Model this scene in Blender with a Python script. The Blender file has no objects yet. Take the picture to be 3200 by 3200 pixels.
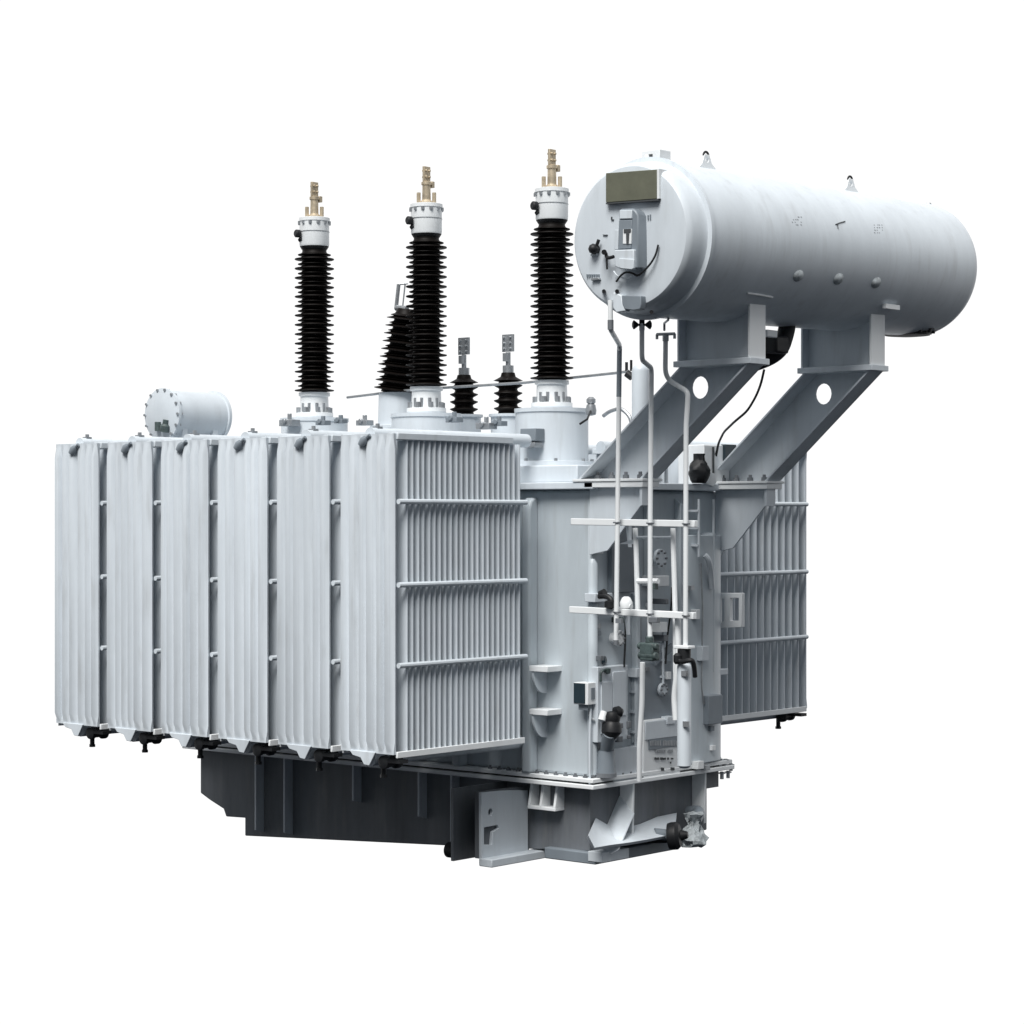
import bpy, bmesh, math, random
from mathutils import Vector, Matrix
from mathutils.geometry import tessellate_polygon
random.seed(7)
scn = bpy.context.scene
col = scn.collection

# ------------------------------------------------------------------ measuring frame
# World: X runs across the transformer (near radiators at X=0, far bank at X=6),
# Y runs along the tank away from the gauge end, Z is up, metres.
ANG = math.radians(40.6)
RIGHT = Vector((math.sin(ANG), -math.cos(ANG), 0)); FWD = Vector((math.cos(ANG), math.sin(ANG), 0))
FPX = 7013.0; HOR = 1612.0
CAM = Vector((-13.261, -12.646, 3.04))
def at(px, py, X=None, Y=None, Z=None):
    """survey point: where the sight line through a photo pixel meets a plane of the machine"""
    d = FWD + RIGHT*((px-1600)/FPX) + Vector((0, 0, (HOR-py)/FPX))
    if X is not None: t = (X-CAM.x)/d.x
    elif Y is not None: t = (Y-CAM.y)/d.y
    else: t = (Z-CAM.z)/d.z
    return CAM + d*t
def ppm(p): return FPX/((Vector(p)-CAM).dot(FWD))     # photo pixels per metre at p

# ------------------------------------------------------------------ materials
def nodes(name):
    m = bpy.data.materials.new(name); m.use_nodes = True
    return m, m.node_tree.nodes, m.node_tree.links, m.node_tree.nodes['Principled BSDF']
def paint(name, c, rough=.42, var=.05, bump=.02, scale=3.0, metal=0, spec=.5, streak=True, stain=0):
    m, N, L, b = nodes(name)
    tc = N.new('ShaderNodeTexCoord'); mp = N.new('ShaderNodeMapping')
    geo = N.new('ShaderNodeNewGeometry')
    L.new(geo.outputs['Position'], mp.inputs['Vector'])
    mp.inputs['Scale'].default_value = (1, 1, .18 if streak else 1)
    n = N.new('ShaderNodeTexNoise'); n.inputs['Scale'].default_value = scale; n.inputs['Detail'].default_value = 6
    n.inputs['Roughness'].default_value = .65
    L.new(mp.outputs[0], n.inputs['Vector'])
    r = N.new('ShaderNodeValToRGB')
    lo = [max(0, x*(1-var*1.6)) for x in c]; hi = [min(1, x*(1+var)) for x in c]
    r.color_ramp.elements[0].position = .3; r.color_ramp.elements[1].position = .7
    r.color_ramp.elements[0].color = (*lo, 1); r.color_ramp.elements[1].color = (*hi, 1)
    L.new(n.outputs['Fac'], r.inputs['Fac'])
    colr = r.outputs['Color']
    if stain:
        oi = N.new('ShaderNodeObjectInfo'); mo = N.new('ShaderNodeMapRange'); mo.inputs['To Min'].default_value = .93; mo.inputs['To Max'].default_value = 1.04
        L.new(oi.outputs['Random'], mo.inputs['Value'])
        ml = N.new('ShaderNodeVectorMath'); ml.operation = 'SCALE'; L.new(colr, ml.inputs[0]); L.new(mo.outputs[0], ml.inputs['Scale'])
        m2 = N.new('ShaderNodeMapping'); m2.inputs['Scale'].default_value = (5, 5, .7); L.new(geo.outputs['Position'], m2.inputs['Vector'])
        ns = N.new('ShaderNodeTexNoise'); ns.inputs['Scale'].default_value = 2.2; ns.inputs['Detail'].default_value = 7; L.new(m2.outputs[0], ns.inputs['Vector'])
        ms = N.new('ShaderNodeMapRange'); ms.inputs['From Min'].default_value = .56; ms.inputs['From Max'].default_value = .80; ms.inputs['To Max'].default_value = stain
        L.new(ns.outputs['Fac'], ms.inputs['Value'])
        mi = N.new('ShaderNodeMix'); mi.data_type = 'RGBA'; mi.inputs['B'].default_value = (.24, .235, .22, 1)
        L.new(ms.outputs[0], mi.inputs['Factor']); L.new(ml.outputs[0], mi.inputs['A']); colr = mi.outputs['Result']
    L.new(colr, b.inputs['Base Color'])
    n2 = N.new('ShaderNodeTexNoise'); n2.inputs['Scale'].default_value = 22; n2.inputs['Detail'].default_value = 3
    L.new(geo.outputs['Position'], n2.inputs['Vector'])
    mr = N.new('ShaderNodeMapRange'); mr.inputs['To Min'].default_value = rough-.08; mr.inputs['To Max'].default_value = rough+.1
    L.new(n2.outputs['Fac'], mr.inputs['Value']); L.new(mr.outputs[0], b.inputs['Roughness'])
    if bump:
        bp = N.new('ShaderNodeBump'); bp.inputs['Strength'].default_value = bump; bp.inputs['Distance'].default_value = .02
        n3 = N.new('ShaderNodeTexNoise'); n3.inputs['Scale'].default_value = 5
        L.new(geo.outputs['Position'], n3.inputs['Vector'])
        L.new(n3.outputs['Fac'], bp.inputs['Height']); L.new(bp.outputs[0], b.inputs['Normal'])
    b.inputs['Metallic'].default_value = metal
    b.inputs['Specular IOR Level'].default_value = spec
    return m
M = dict(
    paint=paint('grey_paint', (.585, .635, .68), .40, .06, .07, stain=.22),
    rad=paint('radiator_paint', (.575, .625, .672), .38, .075, .10, 2.2, stain=.35),
    tank=paint('shaded_grey_paint', (.49, .545, .585), .38, .07, .07, stain=.32),  # grey paint made darker, putting the cover's shade into the tank colour
    white=paint('white_paint', (.76, .785, .80), .35, .03, .02),
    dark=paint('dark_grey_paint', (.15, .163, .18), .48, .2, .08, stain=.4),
    mid=paint('slate_paint', (.19, .22, .25), .45, .08, .03),
    olive=paint('olive_plate', (.118, .122, .088), .5, .1, .03, 8, streak=False),
    porc=paint('porcelain', (.006, .0045, .004), .5, .3, 0, 12, streak=False, spec=.12),
    black=paint('black_rubber', (.012, .013, .015), .5, .2, .05, 9, streak=False, spec=.35),
    brass=paint('brass', (.58, .49, .36), .42, .2, .02, 14, metal=.6, streak=False),
    steel=paint('galvanised_steel', (.40, .42, .44), .38, .12, .03, 14, metal=.7, streak=False),
    green=paint('green_grey_valve', (.06, .085, .085), .5, .35, .1, 25, streak=False),
    glass=paint('dark_glass', (.02, .035, .045), .12, .1, 0),
    ink=paint('dark_lettering', (.05, .055, .06), .6, .1, 0),
    rust=paint('weathered_weld', (.42, .46, .48), .7, .3, .3, 30, streak=False),
)

# ------------------------------------------------------------------ mesh builder
class MB:
    def __init__(s): s.v = []; s.f = []
    def add(s, vs, fs):
        o = len(s.v); s.v += [Vector(v) for v in vs]; s.f += [[i+o for i in f] for f in fs]; return s
    def box(s, a, b):
        x0, x1 = sorted((a[0], b[0])); y0, y1 = sorted((a[1], b[1])); z0, z1 = sorted((a[2], b[2]))
        return s.add([(x0,y0,z0),(x1,y0,z0),(x1,y1,z0),(x0,y1,z0),(x0,y0,z1),(x1,y0,z1),(x1,y1,z1),(x0,y1,z1)],
                     [(0,3,2,1),(4,5,6,7),(0,1,5,4),(1,2,6,5),(2,3,7,6),(3,0,4,7)])
    def lathe(s, prof, base=(0,0,0), axis=(0,0,1), n=32):
        ax = Vector(axis).normalized(); q = ax.to_track_quat('Z', 'Y'); B = Vector(base)
        vs = []; fs = []; m = len(prof)
        for r, h in prof:
            for k in range(n):
                t = 2*math.pi*k/n
                vs.append(B + q @ Vector((max(r, 1e-4)*math.cos(t), max(r, 1e-4)*math.sin(t), h)))
        for i in range(m-1):
            for k in range(n):
                k2 = (k+1) % n
                fs.append((i*n+k, i*n+k2, (i+1)*n+k2, (i+1)*n+k))
        fs.append(tuple(range(n-1, -1, -1))); fs.append(tuple((m-1)*n+k for k in range(n)))
        return s.add(vs, fs)
    def cyl(s, a, b, r, n=20, r2=None):
        a = Vector(a); b = Vector(b)
        return s.lathe([(r, 0), (r if r2 is None else r2, (b-a).length)], a, b-a, n)
    def tube(s, pts, r, n=12, closed=False):
        pts = [Vector(p) for p in pts]; vs = []; fs = []
        prev = None
        for i, p in enumerate(pts):
            d = (pts[min(i+1, len(pts)-1)]-pts[max(i-1, 0)]).normalized()
            if prev is None:
                a = d.orthogonal().normalized()
            else:
                a = (prev - d*prev.dot(d)).normalized()
            prev = a; b = d.cross(a)
            for k in range(n):
                t = 2*math.pi*k/n
                vs.append(p + (a*math.cos(t)+b*math.sin(t))*r)
        for i in range(len(pts)-1):
            for k in range(n):
                k2 = (k+1) % n
                fs.append((i*n+k, i*n+k2, (i+1)*n+k2, (i+1)*n+k))
        fs.append(tuple(range(n-1, -1, -1))); fs.append(tuple((len(pts)-1)*n+k for k in range(n)))
        return s.add(vs, fs)
    def prism(s, poly, off, holes=()):
        loops = [[Vector(p) for p in poly]] + [[Vector(p) for p in h] for h in holes]
        off = Vector(off); flat = [p for l in loops for p in l]; n = len(flat)
        tris = tessellate_polygon(loops) if holes else None
        fs = []
        if tris is None:
            fs += [tuple(range(n)), tuple(range(2*n-1, n-1, -1))]
        else:
            for t in tris: fs += [tuple(t), tuple(i+n for i in reversed(t))]
        o = 0
        for l in loops:
            m = len(l)
            for k in range(m):
                a, b = o+k, o+(k+1) % m
                fs.append((a, b, b+n, a+n))
            o += m
        return s.add(flat+[p+off for p in flat], fs)
    def build(s, name, mat, parent=None, bevel=0, smooth=35, label=None):
        me = bpy.data.meshes.new(name)
        lo = Vector([min(v[i] for v in s.v) for i in range(3)]); hi = Vector([max(v[i] for v in s.v) for i in range(3)])
        c = (lo+hi)/2
        me.from_pydata([v-c for v in s.v], [], s.f)
        bm = bmesh.new(); bm.from_mesh(me); bmesh.ops.recalc_face_normals(bm, faces=bm.faces); bm.to_mesh(me); bm.free()
        me.polygons.foreach_set('use_smooth', [True]*len(me.polygons))
        me.set_sharp_from_angle(angle=math.radians(smooth))
        me.materials.append(M[mat] if isinstance(mat, str) else mat)
        o = bpy.data.objects.new(name, me); col.objects.link(o)
        WORLD[o.name] = c
        o.location = c - (WORLD[parent.name] if parent else Vector())
        o.parent = parent
        if bevel:
            b = o.modifiers.new('bevel', 'BEVEL'); b.width = bevel; b.segments = 2; b.limit_method = 'ANGLE'; b.angle_limit = math.radians(40)
        if label: o['label'] = label
        return o
WORLD = {}
def arc(c, r, a0, a1, n, e1, e2):
    return [Vector(c)+Vector(e1)*(r*math.cos(a0+(a1-a0)*k/n))+Vector(e2)*(r*math.sin(a0+(a1-a0)*k/n)) for k in range(n+1)]
def rounded(pts, r=.05, n=5):
    """round the corners of a pipe run"""
    pts = [Vector(p) for p in pts]; out = [pts[0]]
    for i in range(1, len(pts)-1):
        a, b, c = pts[i-1], pts[i], pts[i+1]
        d1 = min(r, (a-b).length*.45); d2 = min(r, (c-b).length*.45)
        p = b+(a-b).normalized()*d1; q = b+(c-b).normalized()*d2
        for k in range(n+1):
            t = k/n; out.append(p*(1-t)**2+b*2*t*(1-t)+q*t*t)
    return out+[pts[-1]]

# ------------------------------------------------------------------ the transformer
root = bpy.data.objects.new('power_transformer', None); col.objects.link(root)
root.location = (3.0, 2.0, 0); WORLD[root.name] = Vector((3.0, 2.0, 0))
root['label'] = 'large light grey power transformer with ribbed radiators, black bushings and a raised cylindrical tank'
root['category'] = 'transformer'
root.empty_display_size = .3

TX0, TX1, TY0, TY1 = 2.05, 3.95, -.43, 4.70
ZF, ZC = .70, 3.33
# --- radiators ---------------------------------------------------------------
RW, RL, RZ0, RZ1 = .615, 1.655, 1.088, 3.675
def radiator(x0, y0, detailed, flip=False):
    """outer fluted panel at x0, fins running inward to the tank"""
    sx = -1 if flip else 1
    X = lambda d: x0+sx*d
    m = MB()
    # fluted outer panel: the section is extruded, then closed by tapering shoulders
    prof = []; ws = [random.uniform(.7, 1.35) for _ in range(6)]; tot = sum(ws); y = 0
    for k in range(6):
        w = ws[k]/tot*RW; h = random.uniform(-.022, -.006); g = random.uniform(.24, .32)
        prof += [(.028, y+.004), (.026, y+w*.12), (h+.006, y+w*g), (h, y+w*(g+.08)), (h, y+w*.72), (h+.006, y+w*.80), (.026, y+w*.92), (.028, y+w-.004)]
        y += w
    rows = []
    for z, q in ((RZ0, 1.0), (RZ0+.03, .95), (RZ0+.10, .0), (RZ1-.09, .0), (RZ1+.01, .95), (RZ1+.04, 1.0)):
        rows.append([(X(d+(.014-d)*q), y0+y, z) for d, y in prof])
    n = len(prof); vs = [p for r in rows for p in r]; fs = []
    for i in range(len(rows)-1):
        for k in range(n-1): fs.append((i*n+k, i*n+k+1, (i+1)*n+k+1, (i+1)*n+k))
    nb = len(vs)
    back = [(X(.045), y0+.006, RZ0), (X(.045), y0+RW-.006, RZ0), (X(.045), y0+RW-.006, RZ1+.04), (X(.045), y0+.006, RZ1+.04)]
    vs += back; top = (len(rows)-1)*n
    fs.append(tuple([nb, nb+1]+[k for k in range(n-1, -1, -1)]))
    fs.append(tuple([nb+3, nb+2]+[top+k for k in range(n-1, -1, -1)]))
    fs.append(tuple([nb, nb+3]+[i*n for i in range(len(rows)-1, -1, -1)]))
    fs.append(tuple([nb+1, nb+2]+[i*n+n-1 for i in range(len(rows)-1, -1, -1)]))
    fs.append((nb, nb+1, nb+2, nb+3)); m.add(vs, fs)
    r = m.build('radiator', 'rad', root, smooth=50)
    nfin = 12 if flip else 22; pitch = (RL-.165)/nfin
    def fin(mb, i):
        xa = .165+i*pitch; t = .030 if flip else .020
        jit = random.uniform(-.004, .004)
        z0, z1 = RZ0+.01, RZ1-.015
        sec = [(xa+jit, y0+.018), (xa+jit+t*.28, y0), (xa+jit+t*.72, y0), (xa+jit+t, y0+.018),
               (xa+t, y0+RW-.018), (xa+t*.72, y0+RW), (xa+t*.28, y0+RW), (xa, y0+RW-.018)]
        mb.prism([(X(a), b, z0) for a, b in sec], (0, 0, z1-z0))
    if detailed:
        for i in range(nfin):
            mb = MB(); fin(mb, i); mb.build('fin_panel', 'rad', r, smooth=60)
    else:
        mb = MB()
        for i in range(nfin): fin(mb, i)
        mb.build('fin_bank', 'rad', r, smooth=60)
    yc = y0+RW/2
    inner = TX0 if not flip else TX1
    mb = MB(); mb.cyl((X(.05), yc, RZ1+.035), (inner, yc, RZ1+.035), .06)
    mb.build('top_header', 'paint', r)
    mb = MB(); mb.box((X(.047), y0-.014, RZ1-.012), (X(RL-.16), y0+.10, RZ1+.045)); mb.box((X(.047), y0+RW-.10, RZ1-.012), (X(RL-.16), y0+RW+.014, RZ1+.045))
    mb.build('top_channel', 'paint', r, bevel=.006)
    mb = MB(); mb.cyl((X(.06), yc, RZ0-.06), (inner, yc, RZ0-.06), .055)
    mb.build('bottom_header', 'paint', r)
    mb = MB()
    for yy in (y0-.012, y0+RW-.012): mb.box((X(.046), yy, RZ0-.03), (X(RL), yy+.024, RZ0+.022))
    mb.build('bottom_rail', 'white', r, bevel=.004)
    mb = MB(); mb.prism([(X(.0), y0+.20, RZ0+.01), (X(.0), y0+.50, RZ0+.01), (X(.0), y0+.46, RZ0-.03), (X(.0), y0+.37, RZ0-.045), (X(.0), y0+.33, RZ0-.10), (X(.0), y0+.27, RZ0-.105)], (sx*.022, 0, 0))
    mb.build('lifting_lug', 'rad', r, bevel=.004)
    mb = MB(); mb.lathe([(.03, 0), (.055, .01), (.055, .05), (.045, .06), (.045, .14), (.062, .15), (.062, .19), (.05, .2)], (X(.05), y0+.17, RZ0-.075), (sx, 0, 0), 18); mb.box((X(.06), y0-.02, RZ0-.075), (X(.16), y0+.17, RZ0-.045)); mb.build('butterfly_valve', 'black', r)
    mb = MB(); mb.cyl((X(.16), yc-.05, RZ0-.10), (X(.16), yc-.05, RZ0-.19), .022, 12); mb.cyl((X(.16), yc-.05, RZ0-.19), (X(.16), yc-.05, RZ0-.215), .03, 6)
    mb.build('drain_plug', 'black', r)
    mb = MB(); mb.lathe([(.015, -.03), (.032, -.02), (.036, .03), (.02, .06)], (X(-.01), yc+.03, RZ1-.035), (0, -.4, .5), 12); mb.cyl((X(-.005), yc+.03, RZ1-.02), (X(-.005), yc-.05, RZ1+.03), .014, 8)
    mb.build('vent_plug', 'mid', r)
    mb = MB(); mb.cyl((X(.14), yc, RZ1+.09), (X(.14), yc, RZ1+.13), .018, 10); mb.box((X(.11), yc-.03, RZ1+.08), (X(.17), yc+.03, RZ1+.105)); mb.build('air_vent', 'steel', r)
    for z in (3.157, 2.475, 1.815):
        for yy in (y0-.016, y0+RW+.016):
            mb = MB(); mb.tube([(X(.05), yy, z), (X(RL+.01), yy, z)], .0225, 10); mb.build('tie_bar', 'paint', r)
    return r
for i in range(6): radiator(0, i*.757, i == 0)
for i in range(6): radiator(6.0, -.10+i*.757, i == 0, True)

# --- tank --------------------------------------------------------------------
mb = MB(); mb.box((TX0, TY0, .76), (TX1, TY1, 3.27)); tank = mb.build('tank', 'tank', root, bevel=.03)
def stiff(mb, y, x0=TX0, sx=-1, d=.12, w=.10, z0=.76, z1=3.20):
    mb.prism([(x0, y, z0), (x0+sx*d, y, z0), (x0+sx*d, y, z1-.10), (x0+sx*d*.8, y, z1-.03), (x0+sx*d*.5, y, z1), (x0, y, z1)], (0, w, 0))
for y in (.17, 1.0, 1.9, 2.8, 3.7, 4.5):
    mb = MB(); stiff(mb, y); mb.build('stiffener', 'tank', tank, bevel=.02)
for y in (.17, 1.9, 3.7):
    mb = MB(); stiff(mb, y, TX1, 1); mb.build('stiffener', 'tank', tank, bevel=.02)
# rounded post on the near corner and the broad round-fronted pocket at the far corner
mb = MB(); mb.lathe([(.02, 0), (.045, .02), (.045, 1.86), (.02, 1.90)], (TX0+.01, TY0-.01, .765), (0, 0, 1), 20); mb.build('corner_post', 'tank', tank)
pk = []
for k in range(13):
    t = math.pi*k/12; pk.append((3.62-.31*math.cos(t), TY0-.13*math.sin(t)**.7, .765))
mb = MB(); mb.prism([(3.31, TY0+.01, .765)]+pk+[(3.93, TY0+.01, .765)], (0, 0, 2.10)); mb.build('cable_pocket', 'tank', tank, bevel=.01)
# flanges
def ring(mb, ov, z0, z1): mb.box((TX0-ov, TY0-ov, z0), (TX1+ov, TY1+ov, z1))
mb = MB(); ring(mb, .10, .722, .758); fl = mb.build('tank_flange', 'white', root, bevel=.006)
mb = MB(); ring(mb, .115, .668, .706); lf = mb.build('base_flange', 'white', root, bevel=.006)
mb = MB(); ring(mb, .06, .704, .724); mb.build('gasket', 'black', root)
for k in range(11):
    mb = MB(); p = (TX0-.055+.0, TY0+.02+k*.11, .757)
    mb.cyl(p, (p[0], p[1], .772), .022, 6); mb.cyl((p[0], p[1], .771), (p[0], p[1], .79), .012, 8); mb.build('bolt', 'dark', fl)
for k in range(17):
    mb = MB(); p = (TX0+.02+k*.115, TY0-.055, .757)
    mb.cyl(p, (p[0], p[1], .772), .022, 6); mb.cyl((p[0], p[1], .771), (p[0], p[1], .79), .012, 8); mb.build('bolt', 'dark', fl)
mb = MB(); ring(mb, .10, 3.272, 3.335); cover = mb.build('tank_cover', 'paint', root, bevel=.008)
# a raised inspection step on the cover under the turrets
mb = MB(); mb.box((2.12, -.22, 3.336), (3.2, 4.2, 3.49)); mb.build('cover_step', 'paint', cover, bevel=.01)

# --- lower tank --------------------------------------------------------------
LX0, LX1, LY0 = 2.12, 3.88, -.36
A = lambda px, py: at(px, py, X=LX0)
far = [A(765, 2612), A(765, 2556), A(706, 2552), A(698, 2528), A(655, 2500), A(626, 2478), A(626, 2372)]
poly = [(LX0, LY0, .10), (LX0, A(1385, 2642).y, A(1385, 2642).z)]+[tuple(p) for p in far]
poly[-1] = (LX0, far[-1].y, .667); poly.append((LX0, LY0, .667))
mb = MB(); mb.prism(poly, (LX1-LX0, 0, 0)); lower = mb.build('lower_tank', 'dark', root, bevel=.01)  # base coloured dark to carry the shade under the radiators
for px in (800, 890, 1105, 1310, 1412):
    p = at(px, 2500, X=LX0-.11); b = at(px, {800: 2604, 890: 2612, 1105: 2512, 1310: 2562, 1412: 2640}[px], X=LX0-.11).z
    mb = MB(); mb.prism([(LX0, p.y, b), (LX0-.11, p.y, b+.03), (LX0-.11, p.y, .667), (LX0, p.y, .667)], (0, .022, 0)); mb.build('rib', 'paint', lower, bevel=.003)
# end wall of the lower tank: ribs and apron
p = at(1970, 2500, Y=LY0-.02)
for px, b in ((1970, .22), (2195, .20)):
    p = at(px, 2500, Y=LY0-.12)
    mb = MB(); mb.prism([(p.x, LY0, b-.12), (p.x, LY0-.14, b), (p.x, LY0-.15, .667), (p.x, LY0, .667)], (.026, 0, 0)); mb.build('rib', 'white', lower, bevel=.004)
# box-type lifting bracket hung under the flange
mb = MB(); ya, yb = at(1742, 2500, X=LX0-.10).y, at(1655, 2500, X=LX0-.10).y
zb = at(1700, 2520, X=LX0-.1).z
mb.box((LX0-.13, ya, zb-.03), (LX0, yb, zb))
for y in (ya, (ya+yb)/2, yb-.03):
    mb.prism([(LX0, y, zb), (LX0-.13, y, zb), (LX0-.09, y, .667), (LX0, y, .667)], (0, .028, 0))
mb.build('lifting_bracket', 'white', lower, bevel=.004)
# jacking bracket: tall plate facing the end of the machine
JY = .30
J = lambda px, py: at(px, py, Y=JY)
outer = [J(1505, 2477), J(1590, 2470), J(1650, 2470), J(1650, 2690), J(1506, 2703)]
h1 = arc(J(1533, 2538), .030, 0, -2*math.pi*11/12, 11, (1, 0, 0), (0, 0, 1))
h2 = [J(1513, 2586), J(1513, 2640), J(1537, 2640), J(1540, 2600), J(1560, 2588), J(1556, 2578)]
mb = MB(); mb.prism(outer, (0, .035, 0), [h1, h2]); jb = mb.build('jacking_bracket', 'paint', root, bevel=.004)
mb = MB(); mb.box((J(1505, 2700).x-.002, JY-.12, -.02), (2.3, JY+.03, .05)); mb.build('foot_plate', 'paint', jb, bevel=.008)
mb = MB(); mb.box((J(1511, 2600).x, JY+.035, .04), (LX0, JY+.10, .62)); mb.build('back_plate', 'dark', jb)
mb = MB(); mb.box((at(1417, 2600, Y=JY+.3).x, JY+.3, .0), (LX0, JY+.33, .64)); mb.build('side_plate', 'dark', jb)  # dark colour paints in the radiators' shadow here
# skid beams and pads beneath
mb = MB(); mb.box((2.05, -.48, .0), (3.2, .10, .10)); sk = mb.build('skid_beam', 'mid', root, bevel=.01)
mb = MB(); a = at(1882, 2690, Y=-.56); b = at(1966, 2652, Y=-.56); mb.box((a.x, -.56, a.z-.02), (b.x, -.40, .115)); mb.build('jacking_pad', 'paint', sk, bevel=.006)
mb = MB(); a = at(1375, 2642, X=1.75); mb.cyl((1.78, a.y-.08, .02), (1.78, a.y-.2, .02), .07, 24); mb.build('roller', 'black', sk)
# broad sloping apron plate sweeping out from the end wall
top = [at(x, y, Y=LY0-.01) for x, y in ((1862, 2556), (1900, 2578), (1950, 2588), (2000, 2575), (2055, 2552), (2115, 2540))]
bot = [at(x, y, Y=-.64) for x, y in ((1838, 2610), (1858, 2649), (1910, 2640), (1965, 2633), (2030, 2622), (2108, 2606))]
n = len(top); tk = Vector((0, .015, -.025)); vs = top+bot+[p+tk for p in top]+[p+tk for p in bot]
fs = [(k, k+1, n+k+1, n+k) for k in range(n-1)]+[(2*n+k, 3*n+k, 3*n+k+1, 2*n+k+1) for k in range(n-1)]
fs += [(k, 2*n+k, 2*n+k+1, k+1) for k in range(n-1)]+[(n+k, n+k+1, 3*n+k+1, 3*n+k) for k in range(n-1)]+[(0, n, 3*n, 2*n), (n-1, 3*n-1, 4*n-1, 2*n-1)]
mb = MB(); mb.add(vs, fs); mb.build('apron_plate', 'paint', lower, smooth=50)
mb = MB(); q0 = at(1974, 2540, Y=-.50)
mb.prism([(q0.x, LY0, .55), (q0.x, -.52, .40), (q0.x-.35, -.62, .13), (q0.x-.42, -.60, .10), (q0.x-.3, LY0, .14)], (.02, 0, 0)); mb.build('gusset_plate', 'paint', lower, bevel=.006)
# drain valve with a dark flange and a crumpled light wrapping
dv = at(2108, 2612, Y=-.66)
mb = MB(); mb.lathe([(.05, -.25), (.06, -.06), (.115, -.055), (.125, -.02), (.125, .02), (.10, .05), (.05, .06), (.03, .12)], dv, (.45, -.85, .1), 24); val = mb.build('drain_valve', 'black', root)
mb = MB(); wr = at(2165, 2600, Y=-.55)
rows = []; n = 18
for i in range(9):
    h = -.13+.30*i/8
    rr = .085+.045*math.sin(i*.8)
    rows.append([(wr.x+.12*h+(rr+random.uniform(-.03, .03))*math.cos(2*math.pi*k/n), wr.y+(rr+random.uniform(-.03, .03))*math.sin(2*math.pi*k/n), wr.z+h+random.uniform(-.012, .012)) for k in range(n)])
vs = [p for r_ in rows for p in r_]; fs = [(i*n+k, i*n+(k+1) % n, (i+1)*n+(k+1) % n, (i+1)*n+k) for i in range(8) for k in range(n)]
fs += [tuple(range(n-1, -1, -1)), tuple(8*n+k for k in range(n))]
mb.add(vs, fs); mb.build('crumpled_wrapping', 'rust', val, smooth=20)
mb = MB(); mb.tube(rounded([(LX1-.3, LY0, .30), (LX1-.3, -.5, .32), (wr.x+.04, wr.y, wr.z+.1)], .08), .055, 14); mb.build('drain_pipe', 'mid', val)
mb = MB(); mb.cyl(at(2045, 2605, Y=-.55), dv, .05, 18); mb.build('valve_neck', 'mid', val)

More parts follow.
